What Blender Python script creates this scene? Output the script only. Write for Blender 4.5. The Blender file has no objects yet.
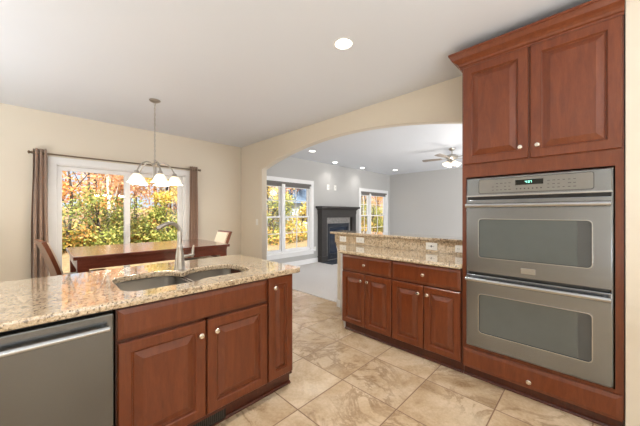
import bpy, bmesh, math, random
from mathutils import Vector, Matrix
PI = math.pi
R = math.radians
scene = bpy.context.scene
C = scene.collection

# ------------------------------------------------------------------ camera, sky, sun, large lights, exposure
cam_d = bpy.data.cameras.new('camera'); cam = bpy.data.objects.new('camera', cam_d); C.objects.link(cam)
cam_d.sensor_width = 36.0; cam_d.lens = 276.0/640*36.0
cam.location = (0, 0, 1.335); cam.rotation_euler = (R(90), 0, R(-45.32)); cam_d.clip_start = 0.02
scene.camera = cam

world = bpy.data.worlds.new('sky'); scene.world = world; world.use_nodes = True
wn = world.node_tree.nodes; wl = world.node_tree.links
bg = wn['Background']
sky = wn.new('ShaderNodeTexSky'); sky.sky_type = 'HOSEK_WILKIE'; sky.sun_direction = Vector((-0.45, -0.6, 0.65)).normalized(); sky.turbidity = 3.0
hz = wn.new('ShaderNodeMix'); hz.data_type = 'RGBA'; hz.inputs[0].default_value = 0.5
wl.new(sky.outputs[0], hz.inputs[6]); hz.inputs[7].default_value = (0.70, 0.83, 1.0, 1)
wl.new(hz.outputs[2], bg.inputs[0]); bg.inputs[1].default_value = 1.35

def add_light(name, kind, loc, energy, color=(1, 1, 1), rot=(0, 0, 0), **kw):
    d = bpy.data.lights.new(name, kind); d.energy = energy; d.color = color
    for k, v in kw.items(): setattr(d, k, v)
    o = bpy.data.objects.new(name, d); C.objects.link(o); o.location = loc; o.rotation_euler = rot
    return o
add_light('sun', 'SUN', (0, -10, 20), 9.0, (1.0, 0.93, 0.82), (R(48), 0, R(-28)), angle=R(1.0))
# added area fills in the unseen part of the living room, no windows there
add_light('living_rear_fill', 'AREA', (6.0, -2.85, 1.6), 45, (0.95, 0.975, 1.0), (R(90), 0, 0), shape='RECTANGLE', size=4.5, size_y=2.0)
add_light('living_side_fill', 'AREA', (3.25, -1.6, 1.4), 135, (0.95, 0.975, 1.0), (R(90), 0, R(-90)), shape='RECTANGLE', size=2.2, size_y=1.8)
# added area fills, aimed upwards to brighten the ceilings
add_light('ceiling_fill', 'AREA', (-1.2, -1.4, 0.6), 46, (0.89, 0.95, 1.0), (R(180), 0, 0), shape='DISK', size=2.2)
add_light('ceiling_fill', 'AREA', (0.5, -2.1, 0.6), 58, (0.89, 0.95, 1.0), (R(180), 0, 0), shape='DISK', size=2.0)
add_light('ceiling_fill', 'AREA', (-1.7, 3.2, 0.9), 40, (0.90, 0.955, 1.0), (R(180), 0, 0), shape='DISK', size=1.4)
add_light('ceiling_fill', 'AREA', (7.6, -1.9, 0.5), 90, (0.93, 0.97, 1.0), (R(180), 0, 0), shape='DISK', size=2.0)
scene.view_settings.view_transform = 'Standard'; scene.view_settings.look = 'None'
scene.view_settings.exposure = 0.55; scene.view_settings.gamma = 1.0; scene.view_settings.use_curve_mapping = False

# ------------------------------------------------------------------ materials
def lin(c): return c/12.92 if c <= 0.04045 else ((c+0.055)/1.055)**2.4
def S(r, g, b): return (lin(r/255), lin(g/255), lin(b/255), 1)

class NT:
    def __init__(s, name):
        s.m = bpy.data.materials.new(name); s.m.use_nodes = True
        s.n = s.m.node_tree.nodes; s.l = s.m.node_tree.links
        s.b = s.n['Principled BSDF']; s.out = s.n['Material Output']
    def add(s, t, **kw):
        x = s.n.new(t)
        for k, v in kw.items(): setattr(x, k, v)
        return x
    def link(s, a, b): s.l.new(a, b)
    def coords(s, scale=(1, 1, 1), kind='pos'):
        if kind == 'pos': src = s.add('ShaderNodeNewGeometry').outputs['Position']
        else: src = s.add('ShaderNodeTexCoord').outputs['Object']
        mp = s.add('ShaderNodeMapping'); mp.inputs['Scale'].default_value = scale
        s.link(src, mp.inputs['Vector']); return mp.outputs[0]
    def noise(s, vec, scale, detail=4, rough=0.55, dist=0.0):
        x = s.add('ShaderNodeTexNoise'); x.inputs['Scale'].default_value = scale; x.inputs['Detail'].default_value = detail
        x.inputs['Roughness'].default_value = rough; x.inputs['Distortion'].default_value = dist
        s.link(vec, x.inputs['Vector']); return x.outputs[0]
    def ramp(s, fac, stops, interp='LINEAR'):
        x = s.add('ShaderNodeValToRGB'); x.color_ramp.interpolation = interp
        e = x.color_ramp.elements
        while len(e) < len(stops): e.new(0.5)
        for el, (p, c) in zip(e, stops): el.position = p; el.color = c
        s.link(fac, x.inputs[0]); return x.outputs[0]
    def mix(s, fac, a, b, mode='MIX'):
        x = s.add('ShaderNodeMix', data_type='RGBA', blend_type=mode)
        for k, v in ((0, fac), (6, a), (7, b)):
            if hasattr(v, 'is_linked'): s.link(v, x.inputs[k])
            else: x.inputs[k].default_value = v
        return x.outputs[2]
    def math(s, op, a, b=None):
        x = s.add('ShaderNodeMath', operation=op)
        for k, v in ((0, a), (1, b)):
            if v is None: continue
            if hasattr(v, 'is_linked'): s.link(v, x.inputs[k])
            else: x.inputs[k].default_value = v
        return x.outputs[0]
    def bump(s, h, strength=0.1, dist=0.01):
        x = s.add('ShaderNodeBump'); x.inputs['Strength'].default_value = strength; x.inputs['Distance'].default_value = dist
        s.link(h, x.inputs['Height']); s.link(x.outputs[0], s.b.inputs['Normal'])
    def set(s, **kw):
        for k, v in kw.items():
            i = s.b.inputs[k.replace('_', ' ')]
            if hasattr(v, 'is_linked'): s.link(v, i)
            else: i.default_value = v
        return s

BW = [(0, (0, 0, 0, 1)), (1, (1, 1, 1, 1))]
def plain(name, col, rough=0.5, metal=0.0, var=0.04, vscale=9.0, **kw):
    t = NT(name); n = t.noise(t.coords(), vscale, 3)
    lo = tuple(c*(1-var) for c in col[:3])+(1,); hi = tuple(min(1, c*(1+var)) for c in col[:3])+(1,)
    t.set(Base_Color=t.ramp(n, [(0.3, lo), (0.7, hi)]), Roughness=rough, Metallic=metal, **kw); return t.m

def paint(name, col):
    t = NT(name); v = t.coords(); n = t.noise(v, 1.2, 2)
    lo = tuple(c*0.985 for c in col[:3])+(1,)
    t.set(Base_Color=t.ramp(n, [(0.3, lo), (0.7, col)]), Roughness=0.6)
    t.bump(t.noise(v, 260, 2), 0.04, 0.002); return t.m

def wood(name, dark, mid, light, rough=0.30, axis=2, coat=0.18):
    t = NT(name)
    sc = [7.0, 7.0, 7.0]; sc[axis] = 1.1
    v = t.coords(tuple(sc), 'obj')
    big = t.noise(t.coords((1, 1, 1), 'obj'), 7, 3, 0.6)
    grain = t.noise(v, 4.0, 6, 0.65, 0.6)
    fine = t.noise(v, 26.0, 3, 0.6)
    c = t.ramp(grain, [(0.28, dark), (0.5, mid), (0.75, light)])
    c = t.mix(t.math('MULTIPLY', big, 0.45), c, mid)
    c = t.mix(0.12, c, t.ramp(fine, [(0.35, dark), (0.65, light)]))
    t.set(Base_Color=c, Roughness=rough, Coat_Weight=coat, Coat_Roughness=0.15)
    return t.m

def steel(name, col, rough=0.3, stretch=(1, 1, 20)):
    t = NT(name); n = t.noise(t.coords(stretch, 'obj'), 6.0, 3)
    r = t.add('ShaderNodeMapRange'); r.inputs[3].default_value = rough-0.008; r.inputs[4].default_value = rough+0.008
    t.link(n, r.inputs[0])
    lo = tuple(c*0.985 for c in col[:3])+(1,)
    t.set(Base_Color=t.ramp(n, [(0.3, lo), (0.7, col)]), Metallic=1.0, Roughness=r.outputs[0]); return t.m

def granite(name):
    t = NT(name); v = t.coords()
    cloud = t.noise(t.coords((1.0, 2.0, 1.0)), 5.5, 5, 0.62, 0.8)
    base = t.ramp(cloud, [(0.28, S(182, 158, 128)), (0.45, S(210, 188, 158)), (0.6, S(226, 208, 180)), (0.78, S(200, 178, 148))])
    grain = t.noise(v, 95, 4, 0.7)
    base = t.mix(0.55, base, t.ramp(grain, [(0.3, S(146, 112, 78)), (0.48, S(204, 180, 146)), (0.68, S(236, 224, 200))]), 'MIX')
    sp = t.noise(v, 50, 5, 0.72, 0.4)
    m1 = t.ramp(sp, [(0.53, (0, 0, 0, 1)), (0.58, (1, 1, 1, 1))])
    base = t.mix(t.math('MULTIPLY', m1, 0.58), base, S(112, 84, 62))
    sp2 = t.noise(t.coords((1.1, 0.9, 1.0)), 66, 4, 0.7)
    m2 = t.ramp(sp2, [(0.56, (0, 0, 0, 1)), (0.61, (1, 1, 1, 1))])
    base = t.mix(t.math('MULTIPLY', m2, 0.8), base, S(58, 44, 36))
    t.set(Base_Color=base, Roughness=0.07, IOR=1.55, Coat_Weight=0.9, Coat_Roughness=0.03); return t.m

def tile_floor(name):
    t = NT(name); g = t.add('ShaderNodeNewGeometry').outputs['Position']
    sx = t.add('ShaderNodeSeparateXYZ'); t.link(g, sx.inputs[0])
    u = t.math('DIVIDE', t.math('SUBTRACT', sx.outputs[0], 1.226), 0.472)
    w = t.math('DIVIDE', t.math('SUBTRACT', sx.outputs[1], 1.425), 0.475)
    def edge(a):
        f = t.math('FRACT', t.math('ADD', a, 100.0))
        return t.math('MINIMUM', f, t.math('SUBTRACT', 1.0, f))
    e = t.math('MINIMUM', edge(u), edge(w))
    grout = t.ramp(e, [(0.0065, (1, 1, 1, 1)), (0.0105, (0, 0, 0, 1))])
    cell = t.add('ShaderNodeCombineXYZ'); t.link(t.math('FLOOR', t.math('ADD', u, 100.0)), cell.inputs[0]); t.link(t.math('FLOOR', t.math('ADD', w, 100.0)), cell.inputs[1])
    wnz = t.add('ShaderNodeTexWhiteNoise'); t.link(cell.outputs[0], wnz.inputs[0])
    off = t.add('ShaderNodeVectorMath', operation='MULTIPLY_ADD'); t.link(wnz.outputs['Color'], off.inputs[0]); off.inputs[1].default_value = (9, 9, 9); t.link(g, off.inputs[2])
    vec = off.outputs[0]
    cloud = t.noise(vec, 2.0, 6, 0.6, 1.0)
    c = t.ramp(cloud, [(0.28, S(170, 140, 106)), (0.45, S(206, 180, 146)), (0.58, S(224, 202, 172)), (0.75, S(234, 217, 192))])
    vein = t.noise(vec, 2.1, 8, 0.66, 1.6)
    patch = t.ramp(t.noise(vec, 1.7, 2, 0.5), [(0.42, (0.15, 0.15, 0.15, 1)), (0.6, (1, 1, 1, 1))])
    vm = t.ramp(vein, [(0.455, (0, 0, 0, 1)), (0.495, (1, 1, 1, 1)), (0.51, (1, 1, 1, 1)), (0.55, (0, 0, 0, 1))])
    c = t.mix(t.math('MULTIPLY', t.math('MULTIPLY', vm, patch), 0.6), c, S(134, 100, 66))
    c = t.mix(0.16, c, t.ramp(t.noise(vec, 46, 4, 0.7), [(0.35, S(140, 108, 76)), (0.65, S(232, 212, 182))]))
    tint = t.math('ADD', 0.93, t.math('MULTIPLY', wnz.outputs['Value'], 0.12))
    cc = t.add('ShaderNodeCombineColor'); 
    for i in range(3): t.link(tint, cc.inputs[i])
    c = t.mix(1.0, c, cc.outputs[0], 'MULTIPLY')
    c = t.mix(grout, c, S(132, 102, 76))
    t.set(Base_Color=c, Roughness=t.math('ADD', 0.2, t.math('MULTIPLY', grout, 0.5)))
    t.bump(t.math('SUBTRACT', 1.0, grout), 0.25, 0.003); return t.m

def carpet(name):
    t = NT(name); v = t.coords()
    n = t.noise(v, 140, 4, 0.75); b = t.noise(v, 3.5, 3, 0.6)
    c = t.ramp(n, [(0.3, S(176, 168, 162)), (0.7, S(226, 221, 216))])
    c = t.mix(t.math('MULTIPLY', b, 0.4), c, S(196, 188, 182))
    t.set(Base_Color=c, Roughness=0.95, Sheen_Weight=0.3); t.bump(n, 0.6, 0.01); return t.m

def glass(name, tint=(1, 1, 1, 1), refl=0.06):
    t = NT(name); t.n.remove(t.b)
    tr = t.add('ShaderNodeBsdfTransparent'); tr.inputs[0].default_value = tint
    gl = t.add('ShaderNodeBsdfGlossy'); gl.inputs['Roughness'].default_value = 0.02
    lw = t.add('ShaderNodeLayerWeight'); fr = t.add('ShaderNodeMath', operation='MULTIPLY_ADD'); t.link(t.math('POWER', lw.outputs['Facing'], 5.0), fr.inputs[0]); fr.inputs[1].default_value = 0.45; fr.inputs[2].default_value = 0.02
    mx = t.add('ShaderNodeMixShader'); t.link(fr.outputs[0], mx.inputs[0]); t.link(tr.outputs[0], mx.inputs[1]); t.link(gl.outputs[0], mx.inputs[2])
    t.link(mx.outputs[0], t.out.inputs[0]); return t.m

def glow(name, col, strength):
    t = NT(name); t.set(Base_Color=col, Emission_Color=col, Emission_Strength=strength, Roughness=0.4); return t.m

def frosted(name, strength):
    t = NT(name); n = t.noise(t.coords(), 30, 3)
    t.set(Base_Color=S(246, 238, 222), Emission_Color=S(255, 240, 214), Roughness=0.3)
    r = t.add('ShaderNodeMapRange'); r.inputs[3].default_value = strength*0.75; r.inputs[4].default_value = strength*1.25
    t.link(n, r.inputs[0]); t.link(r.outputs[0], t.b.inputs['Emission Strength']); return t.m

def leafy(name, stops):
    t = NT(name); g = t.add('ShaderNodeNewGeometry').outputs['Random Per Island']
    c = t.ramp(g, stops)
    t.set(Base_Color=c, Roughness=0.6, Specular_IOR_Level=0.2)
    tl = t.add('ShaderNodeBsdfTranslucent'); t.link(c, tl.inputs[0])
    mx = t.add('ShaderNodeMixShader'); mx.inputs[0].default_value = 0.4
    t.link(t.b.outputs[0], mx.inputs[1]); t.link(tl.outputs[0], mx.inputs[2]); t.link(mx.outputs[0], t.out.inputs[0]); return t.m

def ground_mat(name):
    t = NT(name); v = t.coords(); n = t.noise(v, 9, 6, 0.7)
    c = t.ramp(n, [(0.3, S(96, 80, 54)), (0.45, S(140, 118, 82)), (0.6, S(168, 146, 108)), (0.75, S(112, 104, 66))])
    t.set(Base_Color=c, Roughness=0.95); return t.m

M = {
 'kwall': paint('beige_wall_paint', S(224, 214, 197)), 'lwall': paint('grey_wall_paint', S(186, 184, 181)),
 'ceil': paint('ceiling_paint', S(226, 229, 234)), 'trim': plain('white_trim_paint', S(240, 239, 238), 0.35, var=0.01),
 'cherry': wood('cherry_wood', S(90, 38, 16), S(112, 53, 24), S(132, 70, 36)),
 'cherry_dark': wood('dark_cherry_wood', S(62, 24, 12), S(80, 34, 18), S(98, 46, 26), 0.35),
 'tablewood': wood('polished_table_wood', S(84, 38, 26), S(112, 56, 40), S(136, 74, 56), 0.22, 0, 1.0),
 'chairwood': wood('chair_wood', S(88, 42, 22), S(124, 66, 38), S(150, 88, 54), 0.3),
 'mantelwood': plain('charcoal_mantel_paint', S(52, 48, 46), 0.4, var=0.1),
 'granite': granite('beige_granite'), 'tile': tile_floor('travertine_floor_tile'), 'carpet': carpet('pale_carpet'),
 'steel': steel('brushed_steel', (0.262, 0.28, 0.302, 1), 0.25), 'steel_dim_reflection': steel('dim_reflection_steel', (0.165, 0.172, 0.18, 1), 0.26), 'steel_h': steel('handle_steel', (0.46, 0.475, 0.49, 1), 0.22),  # dishwasher steel: same stainless, its dimmer reflection put into a darker base colour
 'sinksteel': plain('sink_steel', (0.40, 0.385, 0.36, 1), 0.33, 1.0, var=0.02), 'nickel': plain('brushed_nickel', (0.46, 0.43, 0.39, 1), 0.28, 1.0),
 'knob': plain('satin_nickel', (0.78, 0.72, 0.64, 1), 0.26, 1.0), 'black': plain('black_plastic', S(18, 18, 18), 0.35),
 'ovenglass': plain('oven_glass', S(88, 95, 95), 0.07, var=0.03, Coat_Weight=0.6, Coat_Roughness=0.02), 'ovenside': plain('oven_liner', S(80, 82, 82), 0.35),
 'panelgrey': plain('control_panel_grey', S(138, 136, 132), 0.3, 0.6), 'legend': plain('printed_legend', S(70, 68, 66), 0.5),
 'display': plain('display_black', S(14, 16, 15), 0.15), 'digits': glow('display_digits', S(150, 235, 215), 1.4),
 'white': plain('white_plastic', S(240, 238, 232), 0.35, var=0.01), 'slot': plain('slot_dark', S(70, 66, 60), 0.5),
 'curtain': plain('taupe_curtain_fabric', S(166, 138, 120), 0.85, var=0.08, vscale=40, Sheen_Weight=0.3), 'lining': plain('curtain_lining', S(236, 230, 230), 0.85),
 'rod': plain('curtain_rod_metal', S(128, 112, 94), 0.35, 0.8), 'glass': glass('window_glass'),
 'cushion': plain('cream_upholstery', S(236, 226, 208), 0.8, var=0.04, vscale=60),
 'slate': plain('slate_surround_tile', S(134, 130, 126), 0.5, var=0.25, vscale=14), 'firebox': plain('firebox_black', S(26, 34, 46), 0.3), 'fireglass': plain('firebox_glass', S(24, 36, 54), 0.06),
 'hearth': plain('dark_hearth_slate', S(60, 66, 74), 0.18, var=0.15),
 'shade': frosted('frosted_shade_glass', 0.55), 'bulb': glow('lamp_bulb', S(255, 240, 214), 5.0), 'can': glow('lit_lamp_lens', S(255, 250, 240), 6.0),
 'blade': plain('fan_blade_wood', S(120, 108, 96), 0.4), 'roller': plain('roller_shade_fabric', S(120, 116, 112), 0.8),
 'bark': plain('dark_bark', S(66, 56, 48), 0.9, var=0.3, vscale=12), 'birch': plain('pale_bark', S(206, 200, 188), 0.85, var=0.2, vscale=10),
 'ground': ground_mat('fallen_leaf_ground'), 'siding': plain('house_siding', S(168, 178, 190), 0.7), 'roofing': plain('roof_shingle', S(88, 108, 130), 0.8, var=0.2, vscale=12), 'darkpane': plain('house_window_pane', S(40, 50, 62), 0.1),
 'orange': leafy('orange_leaves', [(0, S(170, 100, 48)), (0.35, S(228, 158, 84)), (0.65, S(246, 196, 130)), (1, S(226, 206, 116))]),
 'yellow': leafy('yellow_leaves', [(0, S(150, 132, 50)), (0.35, S(226, 196, 86)), (0.7, S(246, 226, 140)), (1, S(150, 160, 76))]),
 'green': leafy('green_leaves', [(0, S(84, 96, 44)), (0.4, S(130, 142, 70)), (0.7, S(178, 182, 100)), (1, S(224, 202, 120))]),
 'peach': leafy('peach_leaves', [(0, S(176, 112, 76)), (0.3, S(226, 172, 130)), (0.7, S(244, 206, 172)), (1, S(206, 186, 120))]),
 'rust': leafy('rust_leaves', [(0, S(140, 74, 40)), (0.4, S(206, 120, 66)), (0.8, S(240, 170, 112)), (1, S(120, 130, 60))]),
 'brush': leafy('brush_leaves', [(0, S(66, 70, 36)), (0.25, S(120, 124, 56)), (0.55, S(188, 176, 88)), (0.8, S(226, 160, 84)), (1, S(236, 206, 130))]),
}

# ------------------------------------------------------------------ mesh helpers
def nb(): return bmesh.new()
def box(bm, x0, x1, y0, y1, z0, z1, bev=0.0):
    m = Matrix.Translation(((x0+x1)/2, (y0+y1)/2, (z0+z1)/2)) @ Matrix.Diagonal((abs(x1-x0), abs(y1-y0), abs(z1-z0), 1))
    r = bmesh.ops.create_cube(bm, size=1.0, matrix=m)
    if bev > 0:
        es = {e for v in r['verts'] for e in v.link_edges}
        bmesh.ops.bevel(bm, geom=list(es), offset=bev, segments=2, affect='EDGES', profile=0.6)
    return bm
def B(*a, **k): return box(nb(), *a, **k)
def bridge(bm, r1, r2, closed=True):
    n = len(r1)
    for i in range(n if closed else n-1):
        j = (i+1) % n
        try: bm.faces.new((r1[i], r1[j], r2[j], r2[i]))
        except ValueError: pass
def tube(bm, pts, r, n=10, cap=True):
    pts = [Vector(p) for p in pts]; rs = r if isinstance(r, (list, tuple)) else [r]*len(pts)
    rings = []; up = None
    for i, p in enumerate(pts):
        t = (pts[min(i+1, len(pts)-1)]-pts[max(i-1, 0)]).normalized()
        if up is None: up = t.orthogonal().normalized()
        else: up = (up - t*up.dot(t)).normalized()
        s = t.cross(up)
        rings.append([bm.verts.new(p+(up*math.cos(2*PI*k/n)+s*math.sin(2*PI*k/n))*rs[i]) for k in range(n)])
    for a, b in zip(rings, rings[1:]): bridge(bm, a, b)
    if cap:
        bm.faces.new(rings[0][::-1]); bm.faces.new(rings[-1])
    return bm
def lathe(bm, prof, n=20, mat=Matrix.Identity(4), cap=True):
    rings = [[bm.verts.new(mat @ Vector((max(r, 1e-4)*math.cos(2*PI*k/n), max(r, 1e-4)*math.sin(2*PI*k/n), z))) for k in range(n)] for r, z in prof]
    for a, b in zip(rings, rings[1:]): bridge(bm, a, b)
    if cap:
        bm.faces.new(rings[0][::-1]); bm.faces.new(rings[-1])
    return bm
def T(x, y, z): return Matrix.Translation((x, y, z))
def RX(a): return Matrix.Rotation(a, 4, 'X')
def RY(a): return Matrix.Rotation(a, 4, 'Y')
def RZ(a): return Matrix.Rotation(a, 4, 'Z')
def slab(loops, depth, bev=0.0, mat=Matrix.Identity(4)):
    """outline + holes in XY, thickness along +Z, rounded edges; mat places it"""
    cu = bpy.data.curves.new('tmp', 'CURVE'); cu.dimensions = '2D'; cu.fill_mode = 'BOTH'
    cu.extrude = depth/2-bev; cu.bevel_depth = bev; cu.bevel_resolution = 2; cu.offset = -bev
    for lp in loops:
        s = cu.splines.new('POLY'); s.points.add(len(lp)-1); s.use_cyclic_u = True
        for p, q in zip(s.points, lp): p.co = (q[0], q[1], 0, 1)
    o = bpy.data.objects.new('tmp', cu); C.objects.link(o)
    dg = bpy.context.evaluated_depsgraph_get()
    me = bpy.data.meshes.new_from_object(o.evaluated_get(dg))
    bm = nb(); bm.from_mesh(me)
    bpy.data.objects.remove(o); bpy.data.meshes.remove(me); bpy.data.curves.remove(cu)
    bmesh.ops.remove_doubles(bm, verts=bm.verts, dist=1e-5)
    bmesh.ops.transform(bm, matrix=mat @ T(0, 0, depth/2), verts=bm.verts)
    return bm
def rect(x0, x1, y0, y1): return [(x0, y0), (x1, y0), (x1, y1), (x0, y1)]
def rrect(x0, x1, y0, y1, r, n=6):
    out = []
    for cx, cy, a in ((x1-r, y1-r, 0), (x0+r, y1-r, 90), (x0+r, y0+r, 180), (x1-r, y0+r, 270)):
        for k in range(n+1): out.append((cx+r*math.cos(R(a+90*k/n)), cy+r*math.sin(R(a+90*k/n))))
    return out
def roundpoly(pts, r, n=5):
    out = []
    rr = r if isinstance(r, (list, tuple)) else [r]*len(pts)
    for i, p in enumerate(pts):
        a = Vector(pts[i-1]); b = Vector(p); c = Vector(pts[(i+1) % len(pts)])
        d = min(rr[i], (a-b).length*0.49, (c-b).length*0.49)
        if d < 1e-5: out.append(tuple(b)); continue
        s = b+(a-b).normalized()*d; e = b+(c-b).normalized()*d
        for k in range(n+1):
            t = k/n; q = s*(1-t)**2+b*2*t*(1-t)+e*t*t; out.append((q.x, q.y))
    return out
def ringpanel(bm, w, h, rings, x0=0, z0=0, y=0):
    """rectangular rings facing -Y: (inset, out) with out the proud distance towards -Y"""
    prev = None
    first = [bm.verts.new((x0+a, y, z0+b)) for a, b in ((0, 0), (w, 0), (w, h), (0, h))]
    bm.faces.new(first[::-1]); prev = first
    for ins, out in rings:
        cur = [bm.verts.new((x0+a, y-out, z0+b)) for a, b in ((ins, ins), (w-ins, ins), (w-ins, h-ins), (ins, h-ins))]
        bridge(bm, prev, cur); prev = cur
    bm.faces.new(prev); return bm
def sweep(bm, path, prof):
    """profile (out, z) swept along an open 2-D path, outwards = right-hand normal of travel, mitred"""
    n = len(path); P = [Vector(p) for p in path]; rings = []
    def nrm(a, b): d = (b-a).normalized(); return Vector((d.y, -d.x))
    for i in range(n):
        if i == 0: m = nrm(P[0], P[1])
        elif i == n-1: m = nrm(P[-2], P[-1])
        else:
            a, b = nrm(P[i-1], P[i]), nrm(P[i], P[i+1]); m = (a+b)/(1+a.dot(b))
        rings.append([bm.verts.new((P[i].x+m.x*o, P[i].y+m.y*o, z)) for o, z in prof])
    for a, b in zip(rings, rings[1:]): bridge(bm, a, b)
    bm.faces.new(rings[0][::-1]); bm.faces.new(rings[-1]); return bm

def link(name, bm, mat, parent=None, smooth=False, extra=()):
    bmesh.ops.recalc_face_normals(bm, faces=bm.faces)
    me = bpy.data.meshes.new(name); bm.to_mesh(me); bm.free()
    me.materials.append(M[mat])
    for x in extra: me.materials.append(M[x])
    if smooth:
        for p in me.polygons: p.use_smooth = True
        me.set_sharp_from_angle(angle=R(38))
    o = bpy.data.objects.new(name, me); C.objects.link(o)
    if parent is not None: o.parent = parent
    return o
def part(name, bm, mat, parent, smooth=False, label=None, **k):
    o = link(name, bm, mat, parent, smooth, **k)
    if label: o['label'] = label
    return o
def tag(o, label, cat, group=None, kind=None):
    o['label'] = label; o['category'] = cat
    if group: o['group'] = group
    if kind: o['kind'] = kind
    return o
def thing(name, label, cat, loc=(0, 0, 0), rz=0.0, group=None):
    o = bpy.data.objects.new(name, None); C.objects.link(o); o.location = loc; o.rotation_euler = (0, 0, rz)
    o.empty_display_size = 0.1
    return tag(o, label, cat, group)
def solo(name, bm, mat, label, cat, loc=None, rz=0.0, group=None, smooth=False):
    """a thing that is one mesh, modelled about loc"""
    o = link(name, bm, mat, None, smooth); o.location = loc or (0, 0, 0); o.rotation_euler = (0, 0, rz)
    return tag(o, label, cat, group)
def struct(name, bm, mat, parent=None, **k):
    o = link(name, bm, mat, parent, **k)
    if parent is None: o['kind'] = 'structure'
    return o
def dup(root, loc, rz, label=None, group=None):
    r = root.copy(); C.objects.link(r); r.location = loc; r.rotation_euler = (0, 0, rz)
    if label: r['label'] = label
    if group: r['group'] = group
    for ch in list(root.children):
        c = ch.copy(); C.objects.link(c); c.parent = r
        for g in list(ch.children):
            d = g.copy(); C.objects.link(d); d.parent = c
    return r

# ------------------------------------------------------------------ the shell
CE = 2.72; YW = 5.3; XA = 2.98
struct('floor', B(-2.5, 3.1, -3.0, YW, -0.1, 0.0), 'tile')
struct('floor_living', B(3.1, 9.0, -3.0, YW, -0.1, 0.008), 'carpet')
struct('ceiling', B(-2.6, 3.1, -3.1, YW+0.12, CE, CE+0.15), 'ceil')
struct('ceiling_living', B(3.1, 9.12, -3.1, YW+0.12, CE, CE+0.15), 'ceil')
def zwall(outer, holes, y0, y1):                     # wall in the XZ plane
    return slab([outer]+holes, y1-y0, 0, T(0, y1, 0) @ RX(R(90)))
DX0, DX1, DZ = 0.14, 1.87, 2.03
struct('wall_breakfast', zwall(rect(-2.5, XA, 0, CE), [rect(DX0, DX1, 0.02, DZ)], YW, YW+0.12), 'kwall')
W1 = (3.22, 5.02, 0.37, 2.10); W2 = (7.20, 8.76, 0.37, 2.05)
struct('wall_fireplace', zwall(rect(XA, 9.12, 0, CE), [rect(*W1), rect(*W2)], YW, YW+0.12), 'lwall')
struct('wall_living_right', B(9.0, 9.12, -3.0, YW, 0, CE), 'lwall')
struct('wall_living_rear', B(3.1, 9.12, -3.1, -3.0, 0, CE), 'lwall')
struct('wall_rear', B(-2.6, 3.1, -3.1, -3.0, 0, CE), 'kwall')
struct('wall_left', B(-2.6, -2.5, -3.1, YW+0.12, 0, CE), 'kwall')
struct('wall_oven', B(2.425, 3.1, -3.0, -0.137, 0, CE), 'kwall')
# arch wall: outline in (y, z), extruded along x
A0, A1, AS, AP = 0.62, 4.52, 2.17, 2.455
hw = (A1-A0)/2; cy = (A0+A1)/2; rise = AP-AS; rad = (hw*hw+rise*rise)/(2*rise)
arch = []
for k in range(41):
    y = A1-(A1-A0)*k/40
    arch.append((y, AP-(rad-math.sqrt(rad*rad-(y-cy)**2))))
outl = [(YW, 0), (YW, CE), (-0.137, CE), (-0.137, 0), (A0, 0)]+arch[::-1]+[(A1, 0)]
MYZ = Matrix(((0, 0, 1, 0), (1, 0, 0, 0), (0, 1, 0, 0), (0, 0, 0, 1)))
struct('wall_arch', slab([outl], 0.115, 0.004, T(XA, 0, 0) @ MYZ), 'kwall')
# raised half wall under the bar
struct('wall_bar', B(XA+0.002, XA+0.115, A0, 2.60, 0, 1.03), 'kwall')
struct('baseboard_bar', B(XA-0.012, XA, 2.09, 2.60, 0, 0.10, bev=0.003), 'trim')
def base(y, x0, x1): return B(x0, x1, y-0.016, y, 0.0, 0.13, bev=0.004)
for i, (a, b) in enumerate(((XA+0.13, 5.28), (7.08, 8.98))): struct('baseboard_fireplace', base(YW, a, b), 'trim')
struct('baseboard_right', B(8.984, 9.0, -2.9, 5.28, 0.008, 0.13, bev=0.004), 'trim')
struct('baseboard_breakfast', base(YW, -2.48, DX0-0.09), 'trim')
struct('baseboard_breakfast', base(YW, DX1+0.09, XA-0.03), 'trim')
struct('baseboard_arch', B(XA-0.016, XA, A1, YW-0.02, 0, 0.13, bev=0.004), 'trim')

# sliding door, its casing and glass
t = bpy.data.objects.new('door_1', None); C.objects.link(t); t['kind'] = 'structure'; t.location = (DX0, YW, 0)
w = DX1-DX0
ca = nb()
box(ca, -0.075, 0.012, -0.018, 0.0, 0, DZ+0.075, 0.004); box(ca, w-0.012, w+0.075, -0.018, 0.0, 0, DZ+0.075, 0.004); box(ca, -0.075, w+0.075, -0.02, 0.0, DZ-0.012, DZ+0.08, 0.004)
struct('door_casing', ca, 'trim', t)
fr = nb()
box(fr, 0, 0.02, 0.0, 0.1, 0.02, DZ); box(fr, w-0.05, w, 0.0, 0.1, 0.02, DZ); box(fr, 0, w, 0.0, 0.1, DZ-0.03, DZ); box(fr, 0, w, 0.0, 0.1, 0.0, 0.04)
struct('door_frame', fr, 'trim', t)
def leaf(x0, x1, y0, sl, sr):
    s = nb(); z0, z1 = 0.045, DZ-0.035
    box(s, x0, x0+sl, y0, y0+0.035, z0, z1, 0.003); box(s, x1-sr, x1, y0, y0+0.035, z0, z1, 0.003)
    box(s, x0+sl, x1-sr, y0, y0+0.035, z0, z0+0.12, 0.003); box(s, x0+sl, x1-sr, y0, y0+0.035, z1-0.06, z1, 0.003)
    o = struct('door_sash', s, 'trim', t)
    struct('pane', B(x0+sl-0.004, x1-sr+0.004, y0+0.014, y0+0.019, z0+0.116, z1-0.056), 'glass', o)
    return o
leaf(0.02, 0.875, 0.02, 0.05, 0.07)
s2 = leaf(0.80, w-0.05, 0.06, 0.07, 0.07)
struct('door_handle', tube(nb(), [(0.845, 0.02, 0.95), (0.845, -0.02, 0.97), (0.845, -0.02, 1.13), (0.845, 0.02, 1.15)], 0.009), 'trim', t)

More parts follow.
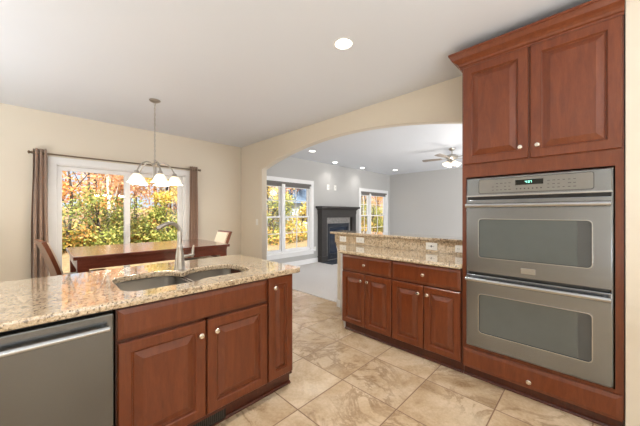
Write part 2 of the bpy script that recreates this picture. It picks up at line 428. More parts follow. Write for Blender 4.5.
# living-room windows: casing, mullion, sashes with grids
def window(name, W, mulls, rail_z):
    x0, x1, z0, z1 = W
    t = bpy.data.objects.new(name, None); C.objects.link(t); t['kind'] = 'structure'; t.location = (x0, YW, z0)
    w, h = x1-x0, z1-z0
    c = nb(); k = 0.085
    box(c, -k, 0.012, -0.02, 0, -0.01, h+k, 0.004); box(c, w-0.012, w+k, -0.02, 0, -0.01, h+k, 0.004); box(c, -k, w+k, -0.022, 0, h-0.012, h+k, 0.004)
    struct('casing', c, 'trim', t)
    st = nb(); box(st, -k-0.02, w+k+0.02, -0.06, 0.02, -0.03, 0.0, 0.005); box(st, -k, w+k, -0.018, 0, -0.12, -0.03, 0.004)
    struct('window_sill', st, 'trim', t)
    f = nb()
    box(f, 0, 0.045, 0, 0.1, 0, h); box(f, w-0.045, w, 0, 0.1, 0, h); box(f, 0, w, 0, 0.1, h-0.045, h); box(f, 0, w, 0, 0.1, 0, 0.05)
    for m in mulls: box(f, m-0.045, m+0.045, -0.01, 0.1, 0, h)
    struct('window_frame', f, 'trim', t)
    xs = [0.045]+[v for m in mulls for v in (m-0.045, m+0.045)]+[w-0.045]
    for a, b in zip(xs[::2], xs[1::2]):
        for (za, zb, yy) in ((0.05, rail_z-z0+0.02, 0.03), (rail_z-z0-0.02, h-0.045, 0.066)):
            s = nb(); q = 0.035
            box(s, a, a+q, yy, yy+0.03, za, zb); box(s, b-q, b, yy, yy+0.03, za, zb); box(s, a+q, b-q, yy, yy+0.03, za, za+q); box(s, a+q, b-q, yy, yy+0.03, zb-q, zb)
            o = struct('window_sash', s, 'trim', t)
            g = nb(); xm = (a+b)/2; zm = (za+zb)/2
            box(g, xm-0.009, xm+0.009, yy+0.006, yy+0.022, za+q, zb-q); box(g, a+q, b-q, yy+0.006, yy+0.022, zm-0.009, zm+0.009)
            struct('grid', g, 'trim', o)
            struct('pane', B(a+q-0.004, b-q+0.004, yy+0.0225, yy+0.0265, za+q-0.004, zb-q+0.004), 'glass', o)
window('window_1', W1, [0.89], 1.237)
window('window_2', W2, [0.55], 1.25)

# ------------------------------------------------------------------ cabinets
def knob_bm(): return lathe(nb(), [(0.006, 0), (0.006, 0.010), (0.010, 0.014), (0.0155, 0.019), (0.0165, 0.024), (0.013, 0.029), (0.006, 0.031)], 14)
def knob(parent, x, z, y):
    bm = knob_bm(); bmesh.ops.transform(bm, matrix=T(x, y, z) @ RX(R(90)), verts=bm.verts)
    return part('knob', bm, 'knob', parent, True)
FT = 0.020
def rpdoor(parent, x0, x1, z0, z1, kx=None, kz=None, st=0.062):
    w, h = x1-x0, z1-z0; st = min(st, w*0.27)
    bm = ringpanel(nb(), w, h, [(0.0, FT-0.005), (0.005, FT), (st-0.008, FT), (st-0.003, FT-0.004), (st, FT-0.013), (st+0.006, FT-0.015), (st+0.009, FT-0.013), (st+min(0.042, w*0.14), FT-0.001), (st+min(0.044, w*0.148), FT)], x0, z0, 0)
    d = part('door', bm, 'cherry', parent)
    if kx is not None: knob(d, kx, kz, -FT)
    return d
def drawer(parent, x0, x1, z0, z1, name='drawer', kx=None, edge=0.022):
    w, h = x1-x0, z1-z0
    bm = ringpanel(nb(), w, h, [(0.0, FT-0.009), (edge*0.35, FT-0.006), (edge, FT-0.001), (edge+0.002, FT)], x0, z0, 0)
    d = part(name, bm, 'cherry', parent)
    if kx is not None: knob(d, kx, (z0+z1)/2, -FT)
    return d
def carcass(w, d, z0, z1, splits=(), rails=()):
    b = nb(); t = 0.018
    box(b, 0, t, 0.018, d, z0, z1); box(b, w-t, w, 0.018, d, z0, z1); box(b, t, w-t, 0.018, d, z0, z0+t); box(b, t, w-t, d-0.012, d, z0+t, z1)
    box(b, 0, 0.035, 0, 0.018, z0, z1); box(b, w-0.035, w, 0, 0.018, z0, z1); box(b, 0.035, w-0.035, 0, 0.018, z0, z0+0.035); box(b, 0.035, w-0.035, 0, 0.018, z1-0.03, z1)
    for s in splits: box(b, s-0.02, s+0.02, 0, 0.018, z0+0.035, z1-0.03)
    for s in rails: box(b, 0.035, w-0.035, 0, 0.017, s-0.02, s+0.02)
    return b
def toekick(parent, x0, x1, d, inset=0.05, shoe=True):
    b = B(x0, x1, inset, d, 0.0, 0.10)
    if shoe: sweep(b, [(x0, inset), (x1, inset)], [(-0.002, 0.0), (0.016, 0.0), (0.016, 0.009), (0.010, 0.016), (-0.002, 0.019)])
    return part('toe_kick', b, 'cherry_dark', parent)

# --- island: front face plane y = 1.654, facing -y
YI = 1.654
LS = 0.262-0.006
t = thing('sink_base_cabinet', 'wide cherry sink base cabinet with two raised panel doors under the sink', 'cabinet', (LS, YI, 0))
w = 1.132-LS
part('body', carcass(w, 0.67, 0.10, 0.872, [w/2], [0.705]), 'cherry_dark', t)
drawer(t, 0.006, w-0.007, 0.714, 0.861, 'false_drawer_front')
rpdoor(t, 0.006, 0.434, 0.130, 0.697, 0.401, 0.620); rpdoor(t, 0.445, w-0.007, 0.130, 0.697, 0.494, 0.622)
toekick(t, 0.0, w, 0.56)
t = thing('narrow_base_cabinet', 'narrow full height single door cherry cabinet at the island corner', 'cabinet', (1.134, YI, 0))
w = 1.362-1.134
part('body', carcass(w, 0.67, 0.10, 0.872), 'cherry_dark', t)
rpdoor(t, 0.006, w-0.006, 0.130, 0.868, 0.047, 0.797, 0.058)
toekick(t, 0.0, w+0.016, 0.56)
t = thing('drawer_base_cabinet', 'cherry island cabinet to the left of the dishwasher', 'cabinet', (-0.83, YI, 0))
w = 0.45
part('body', carcass(w, 0.67, 0.10, 0.872, [], [0.705]), 'cherry_dark', t)
drawer(t, 0.006, w-0.006, 0.714, 0.861, kx=w/2); rpdoor(t, 0.006, w-0.006, 0.130, 0.697, w-0.04, 0.62)
toekick(t, 0, w, 0.56)
bp = nb(); box(bp, -0.83, 1.362, 2.326, 2.346, 0.0, 0.874)
for i in range(4):
    x = -0.80+i*0.54; ringpanel(bp, 0.50, 0.70, [(0, 0.006), (0.06, 0.006), (0.066, 0.001), (0.1, 0.006)], x, 0.10, 2.346)
solo('island_back_panel', bp, 'cherry_dark', 'cherry back panel closing the island beneath its seating overhang', 'panel')
# floor register in the sink base toe kick
t = thing('floor_register', 'dark slotted air register set in the toe kick below the sink cabinet', 'vent', (0.70, YI+0.033, 0.052))
part('frame', slab([rect(-0.14, 0.14, -0.042, 0.042), rect(-0.13, 0.13, -0.033, 0.033)], 0.008, 0, T(0, 0.008, 0) @ RX(R(90))), 'black', t)
sl = nb()
for i in range(21): box(sl, -0.128+i*0.0125, -0.1235+i*0.0125, 0.001, 0.007, -0.0335, 0.0335)
part('grille', sl, 'slot', t); part('backing', B(-0.13, 0.13, 0.009, 0.014, -0.04, 0.04), 'black', t)

# dishwasher
t = thing('dishwasher', 'stainless steel dishwasher with a long bar handle built into the island', 'dishwasher', (-0.366, YI, 0))
w = 0.612
part('tub', B(0.004, w-0.004, 0.0, 0.56, 0.09, 0.868), 'black', t)
part('door_panel', B(0.004, w-0.004, -0.044, -0.001, 0.115, 0.862, bev=0.006), 'steel_dim_reflection', t)
part('kick_plate', B(0.004, w-0.004, 0.05, 0.07, 0.0, 0.088), 'black', t)
hb = tube(nb(), [(0.025, -0.083, 0.806), (w-0.025, -0.083, 0.806)], 0.0125, 14)
for x in (0.045, w-0.045): tube(hb, [(x, -0.083, 0.806), (x, -0.043, 0.806)], 0.009, 10)
part('handle', hb, 'steel_h', t, True)

# island worktop with the sink cut-out
CX0, CX1, CY0, CY1 = -0.85, 1.425, 1.612, 2.575
hole = roundpoly([(0.312, 1.752), (0.690, 1.752), (0.730, 1.790), (1.110, 1.790), (1.110, 2.175), (0.800, 2.175), (0.715, 2.075), (0.640, 2.225), (0.312, 2.225)], [0.09, 0.06, 0.03, 0.10, 0.16, 0.08, 0.03, 0.10, 0.12], 6)
ct = roundpoly([(CX0, CY0), (CX1, CY0), (CX1, CY1), (CX0, CY1)], [0.02, 0.03, 0.06, 0.02], 6)
solo('island_countertop', slab([ct, hole], 0.038, 0.007, T(0, 0, 0.8762)), 'granite', 'long beige granite island worktop around the double sink', 'countertop')
# undermount sink
t = thing('kitchen_sink', 'undermount stainless steel double bowl sink in the island worktop', 'sink', (0, 0, 0))
def bowl(x0, x1, y0, y1, r, zt, zb):
    bm = nb(); prev = None
    for (ins, z, rr) in ((-0.014, zt, r+0.014), (0.0, zt, r), (0.0, zt-0.01, r), (0.010, zb+0.03, r), (0.022, zb+0.007, r-0.01), (0.045, zb, r-0.02)):
        ring = [bm.verts.new((x, y, z)) for x, y in rrect(x0+ins, x1-ins, y0+ins, y1-ins, max(rr, 0.02), 6)]
        if prev: bridge(bm, prev, ring)
        prev = ring
    bm.faces.new(prev)
    return bm
for k, (x0, x1, y0, y1) in enumerate(((0.298, 0.697, 1.740, 2.238), (0.734, 1.124, 1.778, 2.188))):
    bw = part('bowl', bowl(x0, x1, y0, y1, 0.075, 0.871, 0.70 if k == 0 else 0.72), 'sinksteel', t, True)
    cx_, cy_ = (x0+x1)/2, (y0+y1)/2; zb = (0.70 if k == 0 else 0.72)
    part('drain', lathe(nb(), [(0.056, 0.0), (0.054, 0.004), (0.042, 0.004), (0.036, 0.0015), (0.008, 0.0015), (0.006, 0.006), (0.002, 0.007)], 20, T(cx_, cy_, zb+0.0005)), 'steel_h', bw, True)
# faucet
t = thing('kitchen_faucet', 'brushed nickel gooseneck faucet with a side lever behind the sink', 'faucet', (0.738, 2.222, 0.9145))
part('base', lathe(nb(), [(0.038, 0), (0.038, 0.006), (0.035, 0.012), (0.033, 0.03), (0.031, 0.075), (0.027, 0.115), (0.021, 0.15), (0.022, 0.155), (0.022, 0.165), (0.017, 0.172), (0.0135, 0.18), (0.0135, 0.2)], 24), 'nickel', t, True)
pts = [(0, 0, 0.19), (0, 0, 0.25), (0, 0, 0.275)]
for k in range(1, 15):
    a = PI*k/21; pts.append((-(0.072-0.072*math.cos(a))*0.98, -(0.072-0.072*math.cos(a))*0.2, 0.275+0.07*math.sin(a)))
part('spout', tube(nb(), pts, [0.0145]*len(pts), 14), 'nickel', t, True)
sp = pts[-1]; dv = (Vector(pts[-1])-Vector(pts[-2])).normalized()
part('spray_head', tube(nb(), [Vector(sp), Vector(sp)+dv*0.012, Vector(sp)+dv*0.05, Vector(sp)+dv*0.064], [0.014, 0.017, 0.0165, 0.012], 14), 'nickel', t, True)
lv = part('lever_hub', tube(nb(), [(0.0, 0, 0.085), (0.035, 0, 0.088), (0.065, 0.0, 0.092), (0.098, 0, 0.098), (0.105, 0, 0.099)], [0.015, 0.014, 0.010, 0.013, 0.009], 14), 'nickel', t, True)
part('lever', tube(nb(), [(0.092, 0, 0.075), (0.094, 0, 0.11), (0.099, 0.0, 0.15), (0.102, 0.0, 0.172)], [0.009, 0.012, 0.008, 0.006], 12), 'nickel', lv, True)

# --- right-hand run: front frame plane x = 2.44, facing -x; local +x runs towards -y
XR = 2.44; RZN = -PI/2
for nm, lab, y0, y1, mid in (('base_cabinet', 'cherry base cabinet under the bar nearest the fireplace, at the open end of the run', 2.044, 1.4085, 1.725), ('base_cabinet', 'cherry base cabinet under the bar right beside the oven tower', 1.4075, 0.768, 1.0845)):
    t = thing(nm, lab, 'cabinet', (XR, y0, 0), RZN, 'cabinets below the granite bar')
    w = y0-y1; m = y0-mid
    part('body', carcass(w, 0.50, 0.10, 0.874, [m], [0.682]), 'cherry_dark', t)
    drawer(t, 0.005, w-0.005, 0.691, 0.866, kx=m)
    rpdoor(t, 0.005, m-0.004, 0.110, 0.676, m-0.045, 0.606, 0.058); rpdoor(t, m+0.004, w-0.005, 0.110, 0.676, m+0.04, 0.606, 0.058)
    toekick(t, 0.0 if mid < 1.5 else -0.0, w, 0.48)
ang = [(2.47, 2.047), (2.955, 2.52), (2.955, 2.047)]
solo('end_panel', slab([ang], 0.874, 0, T(0, 0, 0)), 'trim', 'white painted angled panel closing the far end of the bar cabinets', 'panel')
solo('bar_countertop', slab([roundpoly([(2.386, 0.766), (2.974, 0.766), (2.974, 2.58), (2.94, 2.60), (2.386, 2.075)], [0.0, 0, 0, 0.02, 0.03], 5)], 0.038, 0.010, T(0, 0, 0.8762)), 'granite', 'lower beige granite worktop above the bar cabinets', 'countertop')
spb = B(2.952, 2.976, 0.766, 2.62, 0.9155, 1.034, bev=0.002); 
solo('granite_backsplash', spb, 'granite', 'low upright speckled granite backsplash behind the bar worktop', 'backsplash')
solo('bar_ledge', slab([roundpoly([(2.925, 0.766), (3.32, 0.766), (3.32, 2.76), (2.925, 2.70)], [0, 0, 0.03, 0.02], 5)], 0.034, 0.009, T(0, 0, 1.0355)), 'granite', 'raised granite bar top along the half wall to the living room', 'countertop')
# outlets: plates 0.115 x 0.075, facing -x
def outlet_thing(label, y, z, kind, w=0.115, h=0.072, x=2.951, rz=RZN, group='power outlets on the granite backsplash'):
    t = thing('wall_outlet' if kind != 'switch' else 'wall_switch', label, 'outlet' if kind != 'switch' else 'switch', (x, y, z), rz, group)
    part('cover_plate', ringpanel(nb(), w, h, [(0, 0.004), (0.004, 0.007)], -w/2, -h/2, 0), 'white', t)
    if kind == 'outlet':
        for s in (-1, 1):
            f = part('receptacle', slab([rrect(-0.016, 0.016, -0.014, 0.014, 0.010)], 0.003, 0, T(s*0.023 if w > h else 0, -0.0065, 0 if w > h else s*0.023) @ RX(R(90))), 'white', t)
            b = nb(); cx_ = s*0.023 if w > h else 0; cz = 0 if w > h else s*0.023
            box(b, cx_-0.008, cx_-0.005, -0.0105, -0.0094, cz-0.006, cz+0.006); box(b, cx_+0.005, cx_+0.008, -0.0105, -0.0094, cz-0.006, cz+0.006)
            part('slot', b, 'slot', f)
    elif kind == 'gfci':
        f = part('receptacle', B(-0.034, 0.034, -0.010, -0.0065, -0.017, 0.017), 'white', t)
        for s in (-0.022, 0.022):
            b = nb(); box(b, s-0.008, s-0.005, -0.0112, -0.0098, -0.006, 0.006); box(b, s+0.005, s+0.008, -0.0112, -0.0098, -0.006, 0.006); part('slot', b, 'slot', f)
        part('reset_button', B(-0.006, 0.006, -0.0125, -0.0098, -0.010, 0.010), 'black', t)
    elif kind == 'switch':
        part('rocker', ringpanel(nb(), 0.03, 0.06, [(0, 0.006), (0.003, 0.010)], -0.015, -0.03, -0.0), 'white', t)
    return t
outlet_thing('white outlet on the granite backsplash nearest the open end of the bar', 2.47, 0.974, 'outlet', 0.112)
outlet_thing('white outlet on the granite backsplash, second from the open end', 2.175, 0.98, 'outlet', 0.125)
outlet_thing('white outlet with a dark button on the granite backsplash', 1.232, 0.978, 'gfci', 0.122, 0.078)
outlet_thing('white outlet on the granite backsplash partly behind the oven tower', 0.935, 0.975, 'outlet', 0.112)
outlet_thing('white wall switch on the beige wall beside the arch opening', 4.68, 1.157, 'switch', 0.075, 0.118, XA-0.001, RZN, None)
outlet_thing('white outlet low on the grey wall right of the wide living window', 5.113, 0.375, 'outlet', 0.075, 0.118, 1, 0, None)
for o in C.objects:
    if o.get('label', '').startswith('white outlet low'): o.location = (5.16, YW-0.001, 0.375)
for lab, x in (('left white cable plate on the grey wall above the fireplace', 5.68), ('right white cable plate on the grey wall above the fireplace', 5.98)):
    t = thing('cable_plate', lab, 'wall plate', (x, YW-0.001, 2.06), 0, 'plates above the fireplace')
    part('cover_plate', ringpanel(nb(), 0.10, 0.15, [(0, 0.004), (0.004, 0.007)], -0.05, -0.075, 0), 'white', t)
    part('jack', lathe(nb(), [(0.012, 0), (0.012, 0.006), (0.005, 0.007)], 12, T(0, -0.007, 0) @ RX(R(90))), 'knob', t, True)

# --- oven tower
TY = 0.764; TW = 0.896
t = thing('oven_cabinet', 'tall cherry cabinet tower holding the double oven', 'cabinet', (XR, TY, 0), RZN)
b = nb(); D = 0.53
box(b, 0, 0.030, 0, D, 0.10, 2.55); box(b, TW-0.036, TW, 0, D, 0.10, 2.55)
box(b, 0.030, TW-0.036, 0, D, 1.622, 2.55); box(b, 0.030, TW-0.036, 0, D, 0.10, 0.268); box(b, 0.030, TW-0.036, D-0.015, D, 0.268, 1.622)
part('body', b, 'cherry', t)
rpdoor(t, 0.010, 0.438, 1.726, 2.512, 0.394, 1.805, 0.066); rpdoor(t, 0.449, TW-0.008, 1.722, 2.512, 0.491, 1.806, 0.066)
d = drawer(t, 0.012, TW-0.008, 0.092, 0.245); knob(d, TY-0.321, 0.15, -FT)
toekick(t, 0.0, TW, 0.5)
cr = sweep(nb(), [(0, D), (0, 0), (TW, 0)], [(-0.004, 2.512), (0.012, 2.512), (0.014, 2.528), (0.022, 2.533), (0.026, 2.548), (0.040, 2.562), (0.062, 2.578), (0.072, 2.598), (0.077, 2.612), (0.083, 2.614), (0.083, 2.630), (-0.004, 2.630)])
part('crown_molding', cr, 'cherry', t)

# double oven: local frame as the tower, origin at its lower left front
t = thing('double_oven', 'stainless steel double wall oven with two windowed doors in the tall cabinet', 'oven', (XR, TY, 0), RZN)
OX0, OX1 = TY-0.726, TY+0.087
part('chassis', B(OX0+0.012, OX1-0.012, 0.004, 0.5, 0.284, 1.608), 'ovenside', t)
tr = slab([rect(OX0, OX1, 0.281, 1.611), rect(OX0+0.006, OX1-0.006, 0.286, 1.606)], 0.012, 0, T(0, 0.0, 0) @ RX(R(90)))
part('trim_frame', tr, 'steel', t)
cp = part('control_panel', ringpanel(nb(), OX1-OX0-0.004, 0.150, [(0, 0.020), (0.006, 0.026)], OX0+0.002, 1.460, 0), 'steel', t)
part('panel_lip', B(OX0+0.002, OX1-0.002, -0.032, -0.0262, 1.461, 1.474, bev=0.002), 'steel_h', cp)
part('touch_panel', slab([rrect(TY-0.633, TY+0.002, 1.487, 1.590, 0.012)], 0.004, 0.001, T(0, -0.0255, 0) @ RX(R(90))), 'panelgrey', cp)
part('panel_outline', slab([rrect(TY-0.637, TY+0.006, 1.483, 1.594, 0.015), rrect(TY-0.633, TY+0.002, 1.487, 1.590, 0.012)], 0.003, 0, T(0, -0.0255, 0) @ RX(R(90))), 'legend', cp)
part('display', B(TY-0.399, TY-0.241, -0.032, -0.0292, 1.536, 1.572), 'display', cp)
dg = nb()
SEG = {'4': 'bcfg', '0': 'abcdef', '7': 'abc'}
def digit(ch, x, z, w, h):
    s = 0.0022
    P = {'a': (x, x+w, z+h-s, z+h), 'd': (x, x+w, z, z+s), 'g': (x, x+w, z+h/2-s/2, z+h/2+s/2), 'f': (x, x+s, z+h/2, z+h), 'b': (x+w-s, x+w, z+h/2, z+h), 'e': (x, x+s, z, z+h/2), 'c': (x+w-s, x+w, z, z+h/2)}
    for k in SEG[ch]: box(dg, P[k][0], P[k][1], -0.0330, -0.0322, P[k][2], P[k][3])
for ch, x in (('4', TY-0.341), ('0', TY-0.325), ('7', TY-0.313)): digit(ch, x, 1.548, 0.009, 0.015)
for z in (1.552, 1.559): box(dg, TY-0.3295, TY-0.3275, -0.033, -0.0322, z, z+0.002)
part('digits', dg, 'digits', cp)
rnd = random.Random(4)
for gx, n, rows in ((-0.545, 5, 3), (-0.235+0.015, 6, 3)):
    for i in range(n):
        for j in range(rows):
            if rnd.random() < 0.15: continue
            x = TY+gx+i*0.026; z = 1.506+j*0.024
            part('key', B(x, x+0.010+rnd.random()*0.006, -0.0302, -0.0294, z, z+0.004), 'legend', cp)
for i in range(7): part('key', B(TY-0.395+i*0.023, TY-0.387+i*0.023, -0.0302, -0.0294, 1.505, 1.513), 'legend', cp)
def oven_door(z0, z1, wz0, wz1, hz_):
    d = part('oven_door', slab([rrect(OX0+0.004, OX1-0.004, z0, z1, 0.006, 2), rrect(TY-0.632, TY-0.006, wz0, wz1, 0.022)], 0.040, 0.004, T(0, 0.0, 0) @ RX(R(90))), 'steel', t)
    part('window_glass', slab([rrect(TY-0.630, TY-0.008, wz0+0.002, wz1-0.002, 0.02)], 0.006, 0, T(0, -0.029, 0) @ RX(R(90))), 'ovenglass', d)
    part('window_trim', slab([rrect(TY-0.639, TY+0.001, wz0-0.007, wz1+0.007, 0.028), rrect(TY-0.632, TY-0.006, wz0, wz1, 0.022)], 0.004, 0.001, T(0, -0.0395, 0) @ RX(R(90))), 'steel_h', d)
    part('window_band', B(TY-0.070, TY-0.009, -0.0362, -0.0352, wz0+0.004, wz1-0.004), 'ovenside', d)
    h = tube(nb(), [(OX0+0.012, -0.083, hz_), (OX1-0.012, -0.083, hz_)], 0.0165, 16)
    for x in (OX0+0.035, OX1-0.035): tube(h, [(x, -0.083, hz_), (x, -0.038, hz_)], 0.010, 10)
    part('handle', h, 'steel_h', d, True)
    return d
d1 = oven_door(0.872, 1.437, 0.993, 1.286, 1.392)
d2_ = oven_door(0.287, 0.853, 0.407, 0.705, 0.820)
part('badge', B(TY-0.367, TY-0.281, -0.0435, -0.0398, 0.905, 0.946, bev=0.0015), 'steel_h', d1)
part('vent_strip', B(OX0+0.008, OX1-0.008, -0.012, -0.001, 1.438, 1.459), 'black', t)

# ------------------------------------------------------------------ breakfast area
# counter-height table
TX0, TX1, TY0, TY1, TZ = 0.215, 1.805, 3.505, 4.565, 0.914
t = thing('dining_table', 'counter height dark red wood dining table by the sliding door', 'table', ((TX0+TX1)/2, (TY0+TY1)/2, 0))
hx, hy = (TX1-TX0)/2, (TY1-TY0)/2
part('tabletop', B(-hx, hx, -hy, hy, TZ-0.035, TZ, bev=0.006), 'tablewood', t)
ap = nb(); k = 0.03
box(ap, -hx+k+0.09, hx-k-0.09, -hy+k, -hy+k+0.025, TZ-0.135, TZ-0.036); box(ap, -hx+k+0.09, hx-k-0.09, hy-k-0.025, hy-k, TZ-0.135, TZ-0.036)
box(ap, -hx+k, -hx+k+0.025, -hy+k+0.09, hy-k-0.09, TZ-0.135, TZ-0.036); box(ap, hx-k-0.025, hx-k, -hy+k+0.09, hy-k-0.09, TZ-0.135, TZ-0.036)
part('apron', ap, 'tablewood', t)
for sx in (-1, 1):
    for sy in (-1, 1):
        cx_, cy_ = sx*(hx-k-0.045), sy*(hy-k-0.045)
        lg_ = nb()
        r1 = [lg_.verts.new((cx_+a*0.033, cy_+b_*0.033, 0)) for a, b_ in ((-1, -1), (1, -1), (1, 1), (-1, 1))]
        r2 = [lg_.verts.new((cx_+a*0.045, cy_+b_*0.045, TZ-0.14)) for a, b_ in ((-1, -1), (1, -1), (1, 1), (-1, 1))]
        r3 = [lg_.verts.new((cx_+a*0.045, cy_+b_*0.045, TZ-0.036)) for a, b_ in ((-1, -1), (1, -1), (1, 1), (-1, 1))]
        bridge(lg_, r1, r2); bridge(lg_, r2, r3); lg_.faces.new(r1[::-1]); lg_.faces.new(r3)
        part('leg', lg_, 'tablewood', t)
# counter chairs: local facing +x, back at -x, base at seat centre
def make_chair(label, loc, rz):
    t = thing('counter_chair', label, 'chair', loc, rz, 'chairs at the counter height table')
    SH = 0.62
    part('seat_frame', B(-0.21, 0.21, -0.22, 0.22, SH-0.07, SH-0.01, bev=0.005), 'chairwood', t)
    part('seat', B(-0.215, 0.225, -0.225, 0.225, SH-0.009, SH+0.045, bev=0.018), 'cushion', t, True, label='cream upholstered seat')
    # curved back slab
    def backslab(y0, y1, zs, off, th):
        bm = nb(); prev = None
        for z in zs:
            u = (z-SH)/(1.06-SH); x = -0.215-0.13*u**1.35+off
            ring = [bm.verts.new(p) for p in ((x, y0, z), (x, y1, z), (x-th, y1, z-th*0.25), (x-th, y0, z-th*0.25))]
            if prev: bridge(bm, prev, ring)
            else: bm.faces.new(ring[::-1])
            prev = ring
        bm.faces.new(prev); return bm
    zs = [SH-0.02+i*(1.06-SH+0.02)/10 for i in range(11)]
    zs2 = [SH+0.08+i*(1.04-SH-0.08)/8 for i in range(9)]
    zs = [max(z, SH+1e-3) for z in zs]
    part('backrest', backslab(-0.20, 0.20, zs, 0.0, 0.032), 'chairwood', t, label='curved wood chair back')
    part('back_cushion', backslab(-0.17, 0.17, zs2, 0.018, 0.016), 'cushion', t, True, label='cream upholstered back pad')
    for sx in (-1, 1):
        for sy in (-1, 1):
            x, y = sx*0.185, sy*0.195; fx = -0.235 if sx < 0 else 0.19
            part('leg', tube(nb(), [(fx, y, 0), (x, y, SH-0.069)], [0.019, 0.025], 4), 'chairwood', t)
    st = tube(nb(), [(0.19, -0.195, 0.24), (0.19, 0.195, 0.24)], 0.013, 8)
    for sy in (-1, 1): tube(st, [(0.19, sy*0.195, 0.2), (-0.218, sy*0.195, 0.2)], 0.012, 8)
    part('stretcher', st, 'chairwood', t)
    return t
ch = make_chair('wood backed chair with a curved back at the left end of the table', (0.35, 3.98, 0), R(8))
dup(ch, (1.66, 4.08, 0), PI-0.0, 'cream upholstered dark framed chair at the right end of the table')

# curtain rod, curtains
t = thing('curtain_rod', 'thin bronze curtain rod above the sliding door', 'curtain rod', (-0.075, YW-0.085, 2.13))
part('rod', tube(nb(), [(0, 0, 0), (2.13, 0, 0)], 0.011, 12), 'rod', t, True)
for x, s in ((0, -1), (2.13, 1)): part('finial', lathe(nb(), [(0.011, 0), (0.018, 0.006), (0.018, 0.014), (0.012, 0.02), (0.022, 0.032), (0.022, 0.04), (0.012, 0.046), (0.003, 0.048)], 14, T(x, 0, 0) @ RY(s*PI/2)), 'rod', t, True)
for x in (0.012, 2.118):
    b = tube(nb(), [(x, 0.0, -0.012), (x, 0.083, -0.012)], 0.007, 8); box(b, x-0.012, x+0.012, 0.079, 0.084, -0.04, 0.02); part('bracket', b, 'rod', t)
def curtain(label, xt0, xt1, xb0, xb1, nf, flare, seed):
    rnd = random.Random(seed)
    cx0 = (xt0+xt1)/2
    t = thing('curtain', label, 'curtain', (cx0, YW-0.085, 0.03), 0, 'curtain panels at the sliding door')
    bm = nb(); nx, nz = nf*12, 24; H = 2.155
    grid = []
    for j in range(nz+1):
        v = j/nz; z = v*H; e = (1-v)**0.8
        a, b = xb0+(xt0-xb0)*(1-e), xb1+(xt1-xb1)*(1-e)
        row = []
        for i in range(nx+1):
            u = i/nx; amp = 0.034+0.012*math.sin(5*u+seed)
            row.append(bm.verts.new((a+(b-a)*u+0.004*math.sin(9*v+i)-cx0, amp*math.sin(2*PI*nf*u+0.4*math.sin(3*v+seed)), z)))
        grid.append(row)
    for j in range(nz):
        for i in range(nx): bm.faces.new((grid[j][i], grid[j][i+1], grid[j+1][i+1], grid[j+1][i]))
    o = part('fabric', bm, 'curtain', t, True)
    m = o.modifiers.new('thick', 'SOLIDIFY'); m.thickness = 0.003
    for k in range(nf*2):
        u = (k+0.5)/(nf*2); x = xt0+(xt1-xt0)*u-cx0
        part('grommet', lathe(nb(), [(0.017, -0.004), (0.024, -0.004), (0.024, 0.004), (0.017, 0.004)], 14, T(x, 0, 2.10) @ RY(R(90)), cap=False), 'rod', t, True)
    return t, grid
curtain('taupe grommet curtain on the left side of the sliding door', -0.075, 0.052, -0.10, 0.075, 3, 0, 1)
curtain('taupe grommet curtain on the right side of the sliding door', 1.915, 2.035, 1.90, 2.05, 3, 0, 2)

# chandelier
CH = (0.985, 3.83)
t = thing('chandelier', 'five shade brushed nickel chandelier hanging over the dining table', 'chandelier', (CH[0], CH[1], CE))
part('canopy', lathe(nb(), [(0.062, 0.0), (0.062, -0.006), (0.054, -0.016), (0.03, -0.028), (0.010, -0.034)], 24), 'nickel', t, True)
chn = nb(); z = -0.03
for i in range(22):
    a = (i % 2)*PI/2; c = Vector((0, 0, z-0.018)); pts = []
    for k in range(9):
        b = 2*PI*k/8; pts.append(c+Vector((0.007*math.cos(b)*math.cos(a), 0.007*math.cos(b)*math.sin(a), 0.019*math.sin(b))))
    tube(chn, pts, 0.0032, 5); z -= 0.0318
part('chain', chn, 'nickel', t, True)
zb = z
part('column', lathe(nb(), [(0.004, -0.725), (0.012, -0.735), (0.016, -0.75), (0.010, -0.765), (0.032, -0.785), (0.035, -0.80), (0.018, -0.82), (0.017, -0.94), (0.028, -0.96), (0.034, -0.98), (0.02, -1.0), (0.008, -1.01), (0.012, -1.02), (0.003, -1.035)], 20), 'nickel', t, True)
for k in range(5):
    a = R(72*k+198); ca, sa = math.cos(a), math.sin(a)
    pr = [(0.025, -0.80), (0.06, -0.772), (0.10, -0.768), (0.145, -0.79), (0.18, -0.83), (0.205, -0.875), (0.215, -0.90)]
    pts = [(r*ca, r*sa, zz) for r, zz in pr]
    arm = part('arm', tube(nb(), pts, 0.0075, 9), 'nickel', t, True)
    cx_, cy_ = 0.215*ca, 0.215*sa
    part('socket', lathe(nb(), [(0.010, -0.885), (0.024, -0.895), (0.026, -0.915), (0.034, -0.925), (0.03, -0.93)], 16, T(cx_, cy_, 0)), 'nickel', arm, True)
    prof = [(0.032, -0.926), (0.045, -0.938), (0.060, -0.962), (0.070, -0.985), (0.083, -1.010), (0.100, -1.028)]
    part('lamp_shade', lathe(nb(), prof+[(r-0.004, z_-0.0005) for r, z_ in prof[::-1]], 24, T(cx_, cy_, 0), cap=False), 'shade', arm, True)
    part('bulb', lathe(nb(), [(0.010, -0.928), (0.014, -0.945), (0.024, -0.972), (0.022, -0.99), (0.010, -1.002)], 12, T(cx_, cy_, 0)), 'bulb', arm, True)
    l = add_light('chandelier_lamp', 'POINT', (CH[0]+cx_, CH[1]+cy_, CE-1.03), 5, (1.0, 0.86, 0.68), shadow_soft_size=0.04)

